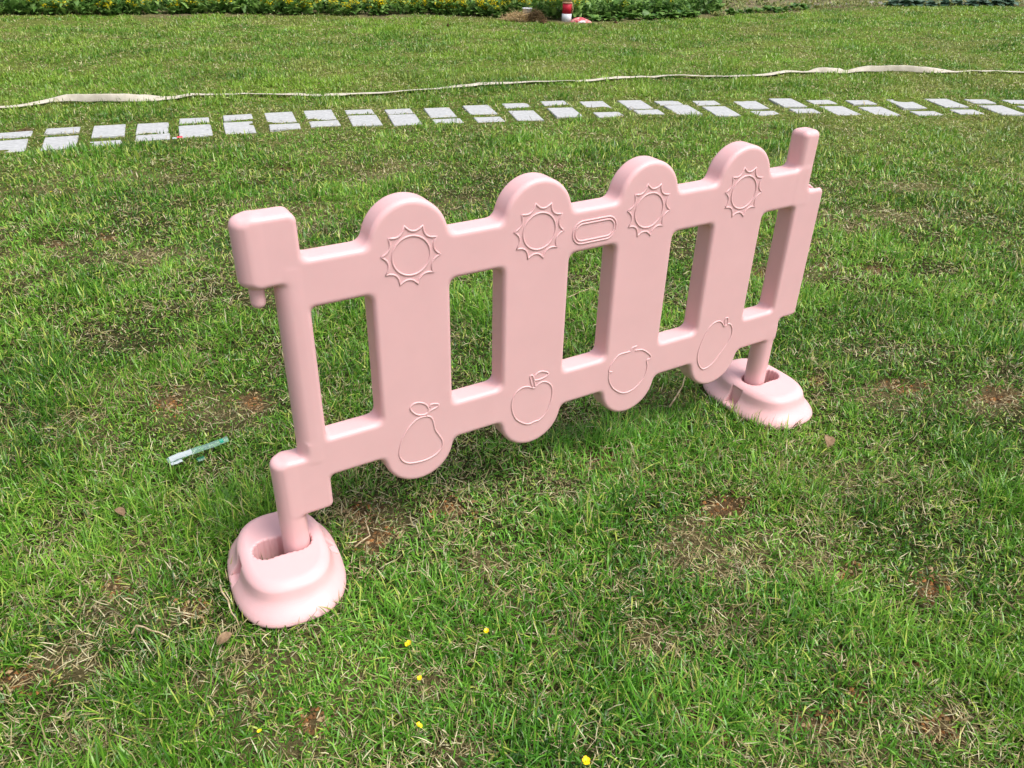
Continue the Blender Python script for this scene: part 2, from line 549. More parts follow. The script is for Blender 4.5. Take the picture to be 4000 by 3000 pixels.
def build_crumbs():
    """crumbs of earth and pebbles on the bare patches"""
    vs = []; fs = []; cs = []
    base = np.array([(1, 0, 0), (-1, 0, 0), (0, 1, 0), (0, -1, 0), (0, 0, 1), (0, 0, -1)], float)
    tri = np.array([(0, 2, 4), (2, 1, 4), (1, 3, 4), (3, 0, 4), (2, 0, 5), (1, 2, 5), (3, 1, 5), (0, 3, 5)])
    cand = []
    for a, b, rx, ry in SOIL:
        if b < 700: continue
        m = 260 if b > 1500 else 90
        q = rng.normal(0, 0.55, (m, 2))
        for u, v in q:
            cand.append(gp(a + u * rx, b + v * ry)[:2])
    c = np.array(cand)
    ok = ~in_feet(c[:, 0], c[:, 1], 1.02) & ~in_stone(c[:, 0], c[:, 1], 0.01)
    c = c[ok]
    z = height(c[:, 0], c[:, 1])
    pal = [lin(112, 82, 52), lin(132, 104, 70), lin(88, 66, 46), lin(170, 146, 110), lin(150, 104, 62)]
    for i, (x, y) in enumerate(c):
        s = 0.0015 + 0.0065 * random.random() ** 3
        v = base * s * (0.6 + 0.8 * rng.random((6, 1))) * np.array([1, 1, 0.7])
        vs.append(v + np.array([x, y, z[i] + s * 0.3])); fs.append(tri + 6 * i)
        cs.append(np.repeat(pal[random.randrange(5)][None], 6, 0))
    m, nt, b = new_mat("earth_crumb", (0.2, 0.1, 0.05), 0.95, 0.1)
    a = nt.nodes.new("ShaderNodeAttribute"); a.attribute_name = "tint"
    nt.links.new(a.outputs["Color"], b.inputs["Base Color"])
    tag(link("soil_crumbs", mesh_np("soil_crumbs", np.concatenate(vs), [np.concatenate(fs)], False, None, np.concatenate(cs)), m),
        "crumbs of orange brown earth on the bare lawn patches", "soil", kind="stuff")


build_crumbs()


# ------------------------------------------------------------------ signed distance modelling for the moulded fence
def smin(a, b, k):
    h = np.clip(0.5 + 0.5 * (b - a) / k, 0, 1)
    return b * (1 - h) + a * h - k * h * (1 - h)


def smax(a, b, k):
    return -smin(-a, -b, k)


def box2(u, v, u0, u1, v0, v1, r=0.0):
    qx = abs(u - (u0 + u1) / 2) - (u1 - u0) / 2 + r; qy = abs(v - (v0 + v1) / 2) - (v1 - v0) / 2 + r
    return np.minimum(np.maximum(qx, qy), 0) + np.hypot(np.maximum(qx, 0), np.maximum(qy, 0)) - r


def rcomb(d1, d2, r):
    """intersection of two distances with a rounded edge"""
    a, b = d1 + r, d2 + r
    return np.minimum(np.maximum(a, b), 0) + np.hypot(np.maximum(a, 0), np.maximum(b, 0)) - r


def vcyl(u, y, v, cu, cy, R, v0, v1, r):
    return rcomb(np.hypot(u - cu, y - cy) - R, abs(v - (v0 + v1) / 2) - (v1 - v0) / 2, r)


T = 0.2


def fence_sdf(u, y, v):
    d = smin(box2(u, v, -0.80, 3.75, -0.232, 0.105), box2(u, v, -0.85, 3.8, -1.572, -1.243), 0.02)
    for i in range(4):
        c = np.hypot(u - i - 0.0, v - np.clip(v, -1.575, 0.093)) - 0.287
        d = smin(d, c, 0.075)
    d = smin(d, box2(u, v, 3.668, 4.012, -1.36, -0.10, 0.05), 0.06)
    d = smin(d, box2(u, v, -1.03, -0.722, -0.045, 0.405, 0.06), 0.07)
    d = smin(d, box2(u, v, -1.03, -0.708, -1.852, -1.36, 0.045), 0.06)
    d = smin(d, box2(u, v, -0.80, -0.70, -1.3, -0.1), 0.05)
    p = rcomb(d, abs(y - T / 2) - T / 2, 0.04)
    # rounded uprights and sockets
    p = smin(p, vcyl(u, y, v, -0.797, 0.1, 0.0985, -1.42, 0.06, 0.02), 0.025)
    p = smin(p, vcyl(u, y, v, -1.004, 0.1, 0.0995, -0.045, 0.405, 0.06), 0.03)
    p = smin(p, vcyl(u, y, v, -1.004, 0.1, 0.0995, -2.33, -1.36, 0.05), 0.03)
    p = smin(p, vcyl(u, y, v, -1.002, 0.1, 0.047, -0.195, 0.0, 0.042), 0.012)
    p = smin(p, vcyl(u, y, v, 3.727, 0.1, 0.1005, -2.25, -1.42, 0.02), 0.035)
    q = rcomb(box2(u, y, 3.632, 3.822, 0.004, 0.196, 0.055), abs(v - 0.10) - 0.32, 0.05)
    p = smin(p, q, 0.05)
    p = smax(p, abs(y - T / 2) - T / 2, 0.008)
    p = smax(p, -vcyl(u, y, v, 3.945, 0.1, 0.056, -0.42, 0.1, 0.01), 0.02)
    return p


def foot_sdf(x, y, z):
    """z up from the ground"""
    prof_z = np.array([-0.02, 0.0, 0.03, 0.06, 0.09, 0.12, 0.145, 0.17, 0.20, 0.24, 0.29, 0.4])
    ins = np.array([0.014, 0.010, 0.0, 0.005, 0.024, 0.049, 0.067, 0.079, 0.087, 0.096, 0.115, 0.15])
    i = np.interp(z, prof_z, ins)
    for _ in range(1):
        i = (np.interp(z - 0.012, prof_z, ins) + 2 * i + np.interp(z + 0.012, prof_z, ins)) / 4
    bx = 0.415 - i; by = 0.583 - i * 1.45
    n = 2.65
    k = (abs(x / bx) ** n + abs(y / by) ** n + 1e-9) ** (1 / n)
    rr = np.hypot(x, y) + 1e-6
    d = (rr - rr / k) * 0.9
    d = rcomb(d, np.maximum(z - 0.285, -z - 0.005), 0.055) if True else d
    # finger notches in both sides
    nd = np.maximum(abs(y) - 0.062, np.maximum(0.30 - abs(x), 0.075 - z))
    nd = np.maximum(nd, z - 0.24)
    d = smax(d, -nd, 0.02)
    # fluted double hole for two posts
    e = 1e9
    for c in (-0.108, 0.108):
        a = np.arctan2(y, x - c)
        e = np.minimum(e, np.hypot(x - c, y) - (0.107 + 0.0032 * np.cos(18 * a)))
    e = np.minimum(e, np.maximum(abs(x) - 0.1, abs(y) - (0.100 + 0.003 * np.cos(x * 130))))
    return smax(d, -e, 0.022)


def surface_nets(f, lo, hi, h):
    n = [int(math.ceil((b - a) / h)) + 1 for a, b in zip(lo, hi)]
    ax = [lo[k] + h * np.arange(n[k]) for k in range(3)]
    G = np.meshgrid(*ax, indexing="ij")
    D = f(*G)
    ins = D < 0
    cx, cy, cz = n[0] - 1, n[1] - 1, n[2] - 1
    cnt = np.zeros((cx, cy, cz), int)
    for a in (0, 1):
        for b in (0, 1):
            for c in (0, 1):
                cnt += ins[a:a + cx, b:b + cy, c:c + cz]
    act = (cnt > 0) & (cnt < 8)
    idx = -np.ones((cx, cy, cz), int)
    I = np.argwhere(act)
    idx[act] = np.arange(len(I))
    P = np.array(lo) + (I + 0.5) * h
    e = h * 0.05

    def grad(P):
        g = np.zeros_like(P)
        for k in range(3):
            q = np.zeros(3); q[k] = e
            g[:, k] = f(*(P + q).T) - f(*(P - q).T)
        return g / (2 * e)
    for _ in range(4):
        g = grad(P); d = f(*P.T)
        s = d / np.maximum((g * g).sum(1), 0.05)
        P = P - np.clip(s, -h, h)[:, None] * g
    g = grad(P)
    N = g / np.maximum(np.linalg.norm(g, axis=1), 1e-9)[:, None]
    quads = []
    for k in range(3):
        sl0 = [slice(None)] * 3; sl1 = [slice(None)] * 3
        sl0[k] = slice(0, -1); sl1[k] = slice(1, None)
        A = ins[tuple(sl0)]; B = ins[tuple(sl1)]
        j, l = (k + 1) % 3, (k + 2) % 3
        E = np.argwhere(A != B)
        ok = (E[:, j] > 0) & (E[:, j] < n[j] - 1) & (E[:, l] > 0) & (E[:, l] < n[l] - 1)
        E = E[ok]
        inside_first = A[tuple(E.T)]
        c = []
        for dj, dl in ((0, 0), (1, 0), (1, 1), (0, 1)):
            q = E.copy(); q[:, j] -= 1 - dj; q[:, l] -= 1 - dl
            c.append(idx[tuple(q.T)])
        Q = np.stack(c, 1)
        Q[~inside_first] = Q[~inside_first][:, ::-1]
        quads.append(Q)
    return P, N, np.concatenate(quads)


def split_parts(P, N, Q, lab, names, parent, mat):
    for k, nm in enumerate(names):
        q = Q[lab == k]
        if not len(q): continue
        u, inv = np.unique(q.ravel(), return_inverse=True)
        me = mesh_np(nm, P[u], [inv.reshape(-1, 4)], True, N[u])
        link(nm, me, mat, parent)


fence = empty("play_fence", (0, 0, 0))
tag(fence, "low pink plastic play fence with four rounded pickets standing on two feet", "fence")
P, N, Q = surface_nets(fence_sdf, (-1.2, -0.06, -2.38), (4.12, 0.26, 0.5), 0.0135)
cen = P[Q].mean(1)
u, v = cen[:, 0], cen[:, 2]
names = ["top_rail", "bottom_rail", "picket", "picket", "picket", "picket", "post", "post", "connector_block", "connector_pin", "connector_block", "leg", "leg", "peg", "connector_socket"]
lab = np.where(v > -0.74, 0, 1)
lab = np.where((u < -0.68) & (u > -0.93) & (v < -0.235) & (v > -1.245), 6, lab)
for i in range(4):
    inp = np.hypot(u - i, v - np.clip(v, -1.575, 0.093)) < 0.2885
    lab = np.where(inp, 2 + i, lab)
lab = np.where((u > 3.66) & (v < -0.235) & (v > -1.40), 7, lab)
lab = np.where((u > 3.84) & (v >= -0.235) & (v < -0.05), 14, lab)
lab = np.where((u < -0.70) & (v > -0.06), 8, lab)
lab = np.where((u < -0.94) & (v > -0.3) & (v <= -0.0465), 9, lab)
lab = np.where((u < -0.69) & (v < -1.3) & (v > -1.9), 10, lab)
lab = np.where((u < -0.7) & (v <= -1.853), 11, lab)
lab = np.where((u > 3.4) & (v <= -1.574), 12, lab)
lab = np.where((u > 3.6) & (v > 0.13), 13, lab)
seg = np.clip(np.floor(u) + 1, 0, 4).astype(int)
lab = np.where(lab == 0, 20 + seg, np.where(lab == 1, 25 + seg, lab))
names = names + [None] * 5 + ["top_rail"] * 5 + ["bottom_rail"] * 5
Pw = P * S + OFF
split_parts(Pw, N, Q, lab, names, fence, M_PINK)

# the two weighted feet
Pf, Nf, Qf = surface_nets(foot_sdf, (-0.46, -0.64, -0.03), (0.46, 0.64, 0.33), 0.0085)
for (cx, cy), ph, cz in zip(FEET, (-0.083, 0.015), FEET_Z):
    R = np.array([[math.cos(ph), -math.sin(ph), 0], [math.sin(ph), math.cos(ph), 0], [0, 0, 1]])
    V = (Pf * S) @ R.T + np.array([cx, cy, cz])
    link("foot_base", mesh_np("foot_base", V, [Qf], True, Nf @ R.T), M_PINK, fence)


def fw(u, v, y=0.0):
    return (u * S, y * S, v * S + OFF[2])


def relief(name, lines, r=0.0082):
    m = MB()
    for pts, closed in lines:
        m.tube([fw(a, b, 0.0032) for a, b in pts], r * S, 8, True, closed)
    return m.build(name, M_PINK, fence)


def smooth_line(pts, closed, n=6):
    p = np.array(pts, float); m = len(p); out = []
    rngk = range(m) if closed else range(m - 1)
    for i in rngk:
        if closed:
            a, b, c, d = p[i - 1], p[i], p[(i + 1) % m], p[(i + 2) % m]
        else:
            a, b, c, d = p[max(i - 1, 0)], p[i], p[i + 1], p[min(i + 2, m - 1)]
        for t in np.arange(n) / n:
            out.append(0.5 * ((2 * b) + (c - a) * t + (2 * a - 5 * b + 4 * c - d) * t * t + (3 * b - a - 3 * c + d) * t ** 3))
    if not closed: out.append(p[-1])
    return [tuple(q) for q in out]


for i in range(4):
    star = []
    for k in range(10):
        a0 = math.radians(-18 + 7.3 + 36 * k); a1 = a0 + math.radians(36)
        p0 = np.array([math.sin(a0), math.cos(a0)]) * 0.214; p1 = np.array([math.sin(a1), math.cos(a1)]) * 0.214
        mid = (p0 + p1) / 2; inw = -mid / np.linalg.norm(mid)
        for t in np.linspace(0, 1, 8)[:-1]:
            q = p0 + (p1 - p0) * t + inw * 0.036 * (1 - (2 * t - 1) ** 2)
            star.append((i + q[0], q[1]))
    circ = [(i + 0.137 * math.cos(2 * math.pi * k / 56), 0.137 * math.sin(2 * math.pi * k / 56)) for k in range(56)]
    relief("sun_emblem", [(star, True), (circ, True)])


def bp(lst, ox, oy, sc):
    out = []
    for a, b in lst:
        x, y = ox + a / sc, oy + b / sc
        d = FW * FPX + RT * (x - 2000) - UP * (y - 1500)
        q = CU + d * (-CU[1] / d[1])
        out.append((q[0] / S, (q[2] - OFF[2]) / S))
    return out


c4 = (1450, 1250, 1.8433); c5 = (2550, 1150, 2.7657)
pear = bp([(400, 693), (435, 705), (450, 740), (462, 790), (490, 830), (513, 870), (510, 915), (470, 965), (400, 1005), (320, 1027), (260, 1030), (218, 1005), (203, 960), (215, 890), (245, 820), (285, 760), (340, 710)], *c4)
pleaf = bp([(282, 635), (310, 603), (360, 597), (400, 615), (415, 650), (395, 678), (340, 685), (300, 665)], *c4)
pstem = bp([(398, 690), (425, 655), (478, 625), (482, 606), (432, 608), (425, 628)], *c4)
relief("pear_emblem", [(smooth_line(pear, True), True), (smooth_line(pleaf, True), True), (smooth_line(pstem, False), False)])
apple = bp([(1180, 487), (1165, 490), (1130, 482), (1085, 490), (1040, 530), (1015, 590), (1015, 650), (1040, 710), (1085, 740), (1130, 750), (1160, 740), (1180, 730), (1210, 720), (1250, 680), (1285, 610), (1303, 540), (1300, 480), (1270, 450), (1230, 447), (1195, 470)], *c4)
astem = bp([(1160, 482), (1145, 410), (1160, 400), (1170, 420), (1182, 482)], *c4)
aleaf = bp([(1170, 430), (1190, 390), (1230, 370), (1277, 385), (1245, 415), (1200, 432)], *c4)
relief("apple_emblem", [(smooth_line(apple, True), True), (smooth_line(astem, False), False), (smooth_line(aleaf, True), True)])
ac1 = bp([(1735, 375), (1712, 370), (1725, 330), (1755, 285), (1790, 250), (1850, 232), (1866, 226), (1880, 202), (1912, 188)], *c4)
ac2 = bp([(1900, 220), (1950, 215), (1990, 235), (2013, 260), (2005, 280), (1985, 290), (1988, 340), (1965, 410), (1920, 470), (1860, 515), (1800, 525), (1740, 490), (1712, 430), (1716, 378)], *c4)
relief("acorn_emblem", [(smooth_line(ac1, False), False), (smooth_line(ac2, False), False)])
mango = bp([(775, 345), (745, 300), (715, 290), (670, 305), (620, 350), (570, 430), (520, 540), (487, 650), (490, 740), (525, 800), (570, 800), (640, 750), (720, 650), (800, 540), (850, 440), (858, 370), (845, 330), (815, 320)], *c5)
mstem = bp([(777, 340), (785, 270), (800, 252), (815, 265), (806, 325)], *c5)
relief("mango_emblem", [(smooth_line(mango, True), True), (smooth_line(mstem, False), False)])


def stadium(cu, cv, half, r, n=14):
    o = []
    for k in range(n + 1):
        a = -math.pi / 2 + math.pi * k / n
        o.append((cu + half - r + r * math.cos(a), cv + r * math.sin(a)))
    for k in range(n + 1):
        a = math.pi / 2 + math.pi * k / n
        o.append((cu - half + r + r * math.cos(a), cv + r * math.sin(a)))
    return o


relief("name_plate", [(stadium(1.493, -0.074, 0.2, 0.088), True), (stadium(1.493, -0.074, 0.178, 0.066), True)])


# ------------------------------------------------------------------ stepping stones
M_STONE = noisy("pale_granite", lin(160, 161, 162), lin(186, 187, 188), 26, 0.8, 0.3, 0.3, 0.7, 0.25, 0.002, 160)
ORD = ["", "", "first", "second", "third", "fourth", "fifth", "sixth", "seventh", "eighth", "ninth", "tenth", "eleventh", "twelfth", "thirteenth", "fourteenth", "fifteenth",
       "sixteenth", "seventeenth", "eighteenth", "nineteenth", "twentieth", "twenty first", "twenty second", "twenty third", "twenty fourth", "twenty fifth", "twenty sixth", "twenty seventh"]


def slab(w, l, t, tint):
    m = MB()
    c = 0.004
    o = []
    for z, k in ((-t, 0), (-c, 0), (0, c)):
        o += [(-w / 2 + k, -l / 2 + k, z), (w / 2 - k, -l / 2 + k, z), (w / 2 - k, l / 2 - k, z), (-w / 2 + k, l / 2 - k, z)]
    f = [(8, 9, 10, 11), (3, 2, 1, 0)]
    for b in (0, 4):
        for k in range(4):
            f.append((b + k, b + (k + 1) % 4, b + 4 + (k + 1) % 4, b + 4 + k))
    m.add(o, f)
    return m


for i, side, big, c, ang, w, l in STONES:
    q = gp(0, 0)
    u_, v_, w_ = px(np.array([c[0], c[1], 0.0]))
    if u_ < -150 or u_ > 4150: continue
    w2 = w * random.uniform(0.97, 1.03); l2 = l * random.uniform(0.98, 1.02)
    o = slab(w2, l2, 0.05, 1).build("stepping_stone", M_STONE, None, False)
    o.location = (c[0] + random.uniform(-.006, .006), c[1] + random.uniform(-.006, .006), float(height(np.array([c[0]]), np.array([c[1]]))[0]) + 0.009)
    o.rotation_euler = (random.uniform(-.008, .008), random.uniform(-.008, .008), ang + random.uniform(-.025, .025))
    tag(o, "%s pale stone slab, %s one of the %s pair from the path's left end" % ("wide" if big else "narrow", "farther" if side == "far" else "nearer", ORD[i]), "stepping stone", "stepping stones across the lawn")

# ------------------------------------------------------------------ flat hose
HOSE = [(-900, 480), (-300, 436), (0, 421), (215, 397), (355, 398), (480, 400), (633, 392), (785, 383), (1000, 377), (1202, 371), (1440, 361), (1675, 352), (2080, 333), (2355, 320), (2600, 306),
        (2853, 303), (3106, 288), (3240, 290), (3340, 286), (3480, 288), (3640, 292), (3740, 289), (4000, 285), (4800, 288)]


def build_hose():
    pts = np.array([gp(a, b)[:2] for a, b in HOSE])
    sm = np.array(smooth_line(pts, False, 10))
    u, v, w = px(np.concatenate([sm, np.zeros((len(sm), 1))], 1))
    # standing up on edge in two places (angle from flat)
    th = np.radians(74) * np.exp(-((u - 420) / 190) ** 4) + np.radians(62) * np.exp(-((u - 3235) / 62) ** 4) + np.radians(72) * np.exp(-((u - 3500) / 170) ** 4)
    th = th + 0.12 * np.sin(u * 0.011)
    Wd, t = 0.064, 0.003
    V = []; F = []
    n = 10
    for k in range(len(sm)):
        a = sm[max(k - 1, 0)]; b = sm[min(k + 1, len(sm) - 1)]
        d = (b - a) / np.linalg.norm(b - a)
        nrm = np.array([-d[1], d[0]])
        for j in range(n):
            an = 2 * math.pi * j / n
            p, q = math.cos(an) * Wd / 2, math.sin(an) * t
            off = nrm * (p * math.cos(th[k]) - q * math.sin(th[k]))
            V.append((sm[k][0] + off[0], sm[k][1] + off[1], 0.022 + abs(math.sin(th[k])) * Wd * 0.42 + p * math.sin(th[k]) + q * math.cos(th[k])))
    V = np.array(V)
    V[:, 2] += height(V[:, 0], V[:, 1])
    for k in range(len(sm) - 1):
        for j in range(n):
            F.append((k * n + j, k * n + (j + 1) % n, (k + 1) * n + (j + 1) % n, (k + 1) * n + j))
    m = noisy("woven_hose", lin(178, 169, 154), lin(204, 196, 182), 14, 0.75, 0.3, 0.3, 0.7, 0.3, 0.002, 220)
    tag(link("flat_hose", mesh_np("flat_hose", V, [np.array(F)]), m), "long flat cream hose lying twisted across the lawn behind the stone path", "hose")


build_hose()

# ------------------------------------------------------------------ garden strip beyond the lawn
M_LEAF = blade_mat("leaf", 0.3, 0.45, 0.4)


def leaf_quads(base, head, lean, L, W, C, segs=3, curl=0.8):
    n = len(base)
    cs, sn = np.cos(head), np.sin(head)
    side = np.stack([-sn, cs, np.zeros(n)], 1)
    prof = np.array([0.25, 0.95, 0.85, 0.12]) if segs == 3 else np.array([0.3, 1.0, 0.15])
    V = np.zeros((n, 2 * (segs + 1), 3)); pos = base.copy()
    for k in range(segs + 1):
        V[:, 2 * k] = pos - side * (W * prof[k] / 2)[:, None]; V[:, 2 * k + 1] = pos + side * (W * prof[k] / 2)[:, None]
        V[:, 2 * k, 2] += W * prof[k] * 0.15; V[:, 2 * k + 1, 2] += W * prof[k] * 0.15
        a = lean + curl * (k + 0.5) / segs
        pos = pos + np.stack([np.sin(a) * cs, np.sin(a) * sn, np.cos(a)], 1) * (L / segs)[:, None]
    b = (np.arange(n) * 2 * (segs + 1))[:, None]
    F = np.concatenate([np.concatenate([b + 2 * k, b + 2 * k + 1, b + 2 * k + 3, b + 2 * k + 2], 1) for k in range(segs)])
    return V.reshape(-1, 3), F, np.repeat(C, 2 * (segs + 1), 0)


def edge_point(pxx, over):
    ex = np.array([e[0] for e in EDGE_PX], float); ey = np.array([e[1] for e in EDGE_PX], float)
    p = gp(pxx, float(np.interp(pxx, ex, ey)))[:2]
    d = p - np.array([CX, CY]); r = np.linalg.norm(d)
    return p + d / r * over


def build_rapeseed():
    Vs = []; Fs = []; Cs = []; o = 0

    def add(V, F, C):
        nonlocal o
        Vs.append(V); Fs.append(F + o); Cs.append(C); o += len(V)
    pl = []
    for k in range(2600):
        xx = random.uniform(-800, 2800)
        ov = 0.08 + 3.2 * random.random() ** 1.6
        if xx > 2290: ov += 0.3
        elif 1970 < xx < 2300: ov += 0.22
        pl.append((*edge_point(xx, ov), xx, ov))
    pl = np.array(pl)
    n = len(pl)
    hgt = (0.24 + 0.22 * rng.random(n) + 0.10 * pl[:, 3]) * np.where(pl[:, 2] > 2150, 0.9, 1.0) * np.clip(0.55 + pl[:, 3], 0, 1)
    base = np.stack([pl[:, 0], pl[:, 1], height(pl[:, 0], pl[:, 1])], 1)
    # stems
    C = np.repeat(lin(86, 122, 52)[None], n, 0) * (0.7 + 0.5 * rng.random((n, 1)))
    V, F, CC = blades(base, rng.random(n) * 6.28, rng.random(n) * 0.15, rng.normal(0, 0.2, n), hgt, np.full(n, 0.012), C, 3)
    add(V, F[0], CC)
    # leaves
    for k in range(11):
        f = rng.random(n) ** 1.3 * 0.85
        b = base.copy(); b[:, 2] += f * hgt
        b[:, :2] += rng.normal(0, 0.035, (n, 2))
        Lf = (0.07 + 0.10 * rng.random(n)) * (1.15 - 0.6 * f)
        C = (lin(66, 112, 44) + (lin(146, 180, 96) - lin(66, 112, 44)) * rng.random((n, 1)))
        add(*leaf_quads(b, rng.random(n) * 6.28, 0.35 + 0.7 * rng.random(n), Lf, Lf * (0.3 + 0.35 * rng.random(n)), C))
    # flower heads
    flo = (rng.random(n) < np.clip(0.85 - np.abs(pl[:, 2] - 1650) / 2200, 0.12, 1)) & (pl[:, 2] < 2260) | (rng.random(n) < 0.12)
    b0 = base[flo]; h0 = hgt[flo]; n2 = len(b0)
    for k in range(26):
        b = b0.copy(); b[:, 2] += h0 * (0.82 + 0.3 * rng.random(n2)) - 0.05
        b[:, :2] += rng.normal(0, 0.026, (n2, 2))
        C = np.repeat(lin(236, 214, 24)[None], n2, 0) * (0.8 + 0.3 * rng.random((n2, 1)))
        sz = 0.016 + 0.012 * rng.random(n2)
        add(*leaf_quads(b, rng.random(n2) * 6.28, 0.3 + 1.2 * rng.random(n2), sz, sz, C, 2))
    me = mesh_np("rapeseed_crop", np.concatenate(Vs), [np.concatenate(Fs)], True, None, np.concatenate(Cs))
    tag(link("rapeseed_crop", me, M_LEAF), "dense green crop with yellow flower heads beyond the lawn", "crop", kind="stuff")


build_rapeseed()


def build_weeds():
    q = np.array([edge_point(random.uniform(2780, 4500), 0.05 + 5 * random.random() ** 1.5) for _ in range(1500)])
    n = len(q)
    z = height(q[:, 0], q[:, 1])
    Vs = []; Fs = []; Cs = []; o = 0
    for k in range(7):
        b = np.stack([q[:, 0] + rng.normal(0, 0.03, n), q[:, 1] + rng.normal(0, 0.03, n), z], 1)
        L = 0.04 + 0.08 * rng.random(n)
        C = lin(86, 112, 48) + (lin(160, 158, 96) - lin(86, 112, 48)) * rng.random((n, 1))
        V, F, CC = leaf_quads(b, rng.random(n) * 6.28, 0.2 + 0.9 * rng.random(n), L, L * 0.3, C)
        Vs.append(V); Fs.append(F + o); Cs.append(CC); o += len(V)
    tag(link("garden_weeds", mesh_np("garden_weeds", np.concatenate(Vs), [np.concatenate(Fs)], True, None, np.concatenate(Cs)), M_LEAF), "low weeds and stubble on the bare garden soil", "weeds", kind="stuff")


build_weeds()


def rosette(name, n, L, Wf, c0, c1, lean0=0.5):
    inner = rng.random(n)
    C = c0 + (c1 - c0) * rng.random((n, 1))
    base = np.zeros((n, 3)); base[:, :2] = rng.normal(0, L * 0.08, (n, 2))
    Ls = L * (0.6 + 0.5 * rng.random(n))
    V, F, CC = leaf_quads(base, rng.random(n) * 6.28, lean0 * inner + 0.12, Ls, Ls * Wf, C, 3, 1.0)
    V[:, 2] += rng.normal(0, L * 0.02, len(V))
    return mesh_np(name, V, [F], True, None, CC)


LET = [rosette("leafy_vegetable", 26, 0.17, 0.6, lin(48, 92, 32), lin(134, 172, 84), 0.9) for _ in range(3)]
CAB = [rosette("cabbage", 30, 0.16, 0.8, lin(62, 92, 72), lin(128, 156, 134), 1.0) for _ in range(3)]
for me in LET + CAB:
    me.materials.append(M_LEAF)


def put(me, name, pxx, ov, s, label, cat, group):
    p = edge_point(pxx, ov)
    o = bpy.data.objects.new(name, me); COL.objects.link(o)
    o.location = (p[0], p[1], float(height(p[:1], p[1:2])[0]) - 0.005)
    o.rotation_euler = (0, 0, random.uniform(0, 6.28)); o.scale = (s, s, s * random.uniform(0.85, 1.1))
    tag(o, label, cat, group)


for k, xx in enumerate([2325, 2370, 2415, 2470, 2525, 2555, 2590, 2620, 2655, 2690, 2712]):
    put(LET[k % 3], "leafy_vegetable", xx, 0.04 + 0.12 * random.random(), random.uniform(0.8, 1.15), "bright green leafy vegetable in the bed right of the banded pole", "vegetable", "leafy vegetables beside the banded pole")
for k, xx in enumerate([2855, 2890, 2925, 2960, 2995, 3030, 3065, 3100, 3135]):
    put(LET[(k + 1) % 3], "leafy_vegetable", xx, 0.03 + 0.2 * random.random(), random.uniform(0.75, 1.0), "green leafy vegetable in the separate row before the bare soil", "vegetable", "leafy vegetables in the second row")
for k, xx in enumerate([3480, 3530, 3580, 3630, 3690, 3740, 3790, 3840, 3890, 3935]):
    put(CAB[k % 3], "cabbage", xx, 0.02 + 0.2 * random.random(), random.uniform(1.0, 1.4), "blue green cabbage in the row at the lawn's far right edge", "cabbage", "cabbages at the far right")

# pole with painted bands
M_WOODP = noisy("weathered_pole", lin(150, 128, 104), lin(190, 172, 150), 12, 0.8, 0.2, 0.3, 0.7, 0.4, 0.004, 40)
M_WHITE = noisy("chalky_white_paint", lin(196, 198, 206), lin(226, 226, 228), 10, 0.7, 0.3)
M_RED = noisy("red_paint", lin(168, 14, 40), lin(192, 24, 52), 9, 0.55, 0.4)
pp = gp(2212, 86)
SCL = np.linalg.norm(pp - CU) / FPX
pole = empty("banded_pole", (pp[0], pp[1], float(height(pp[:1], pp[1:2])[0]) - 0.01))
tag(pole, "round post with white and red painted bands at the lawn edge", "pole")
R0 = 17 * SCL
mb = MB(); mb.lathe([(R0, 0), (R0, 27 * SCL)], 28); mb.build("white_band", M_WHITE, pole)
mb = MB(); mb.lathe([(R0 * 0.97, 27 * SCL), (R0 * 0.93, 62 * SCL)], 28); mb.build("red_band", M_RED, pole)
mb = MB(); mb.lathe([(R0 * 0.90, 62 * SCL), (R0 * 0.80, 2.6)], 28); mb.build("bare_shaft", M_WOODP, pole)
M_ROPE = noisy("rope_fibre", lin(176, 140, 112), lin(206, 176, 146), 60, 0.9, 0.1)
mb = MB(); mb.tube([(R0 * 1.0, -R0 * 0.2, 62 * SCL), (R0 * 1.18, -R0 * 0.3, 50 * SCL), (R0 * 1.3, -R0 * 0.3, 42 * SCL), (R0 * 1.12, -R0 * 0.4, 28 * SCL)], 1.4 * SCL, 6); mb.build("cord", M_ROPE, pole)
mb = MB(); mb.tube([(R0 * 0.96 * math.cos(a), R0 * 0.96 * math.sin(a), 62 * SCL) for a in np.linspace(0, 6.28, 30)[:-1]], 1.8 * SCL, 6, closed=True); mb.build("rope_ring", M_ROPE, pole)

# white pail behind the straw heap
bpnt = edge_point(2058, 0.1)
pail = empty("white_pail", (bpnt[0], bpnt[1], 0.05))
tag(pail, "small white pail with dark inside standing beside the straw heap", "pail")
r1 = 17 * SCL; hh = 27 * SCL
mb = MB(); mb.lathe([(r1 * 0.88, 0), (r1 * 0.98, hh * 0.93), (r1 * 1.05, hh * 0.94), (r1 * 1.05, hh), (r1 * 0.93, hh), (r1 * 0.90, hh * 0.6)], 28)
mb.build("body", M_WHITE, pail)
mb = MB(); mb.lathe([(0.0001, hh * 0.74), (r1 * 0.91, hh * 0.75)], 28); mb.build("inside", noisy("dark_brown", lin(46, 34, 32), lin(70, 52, 46), 30), pail)  # dark brown disc across the inside of the pail


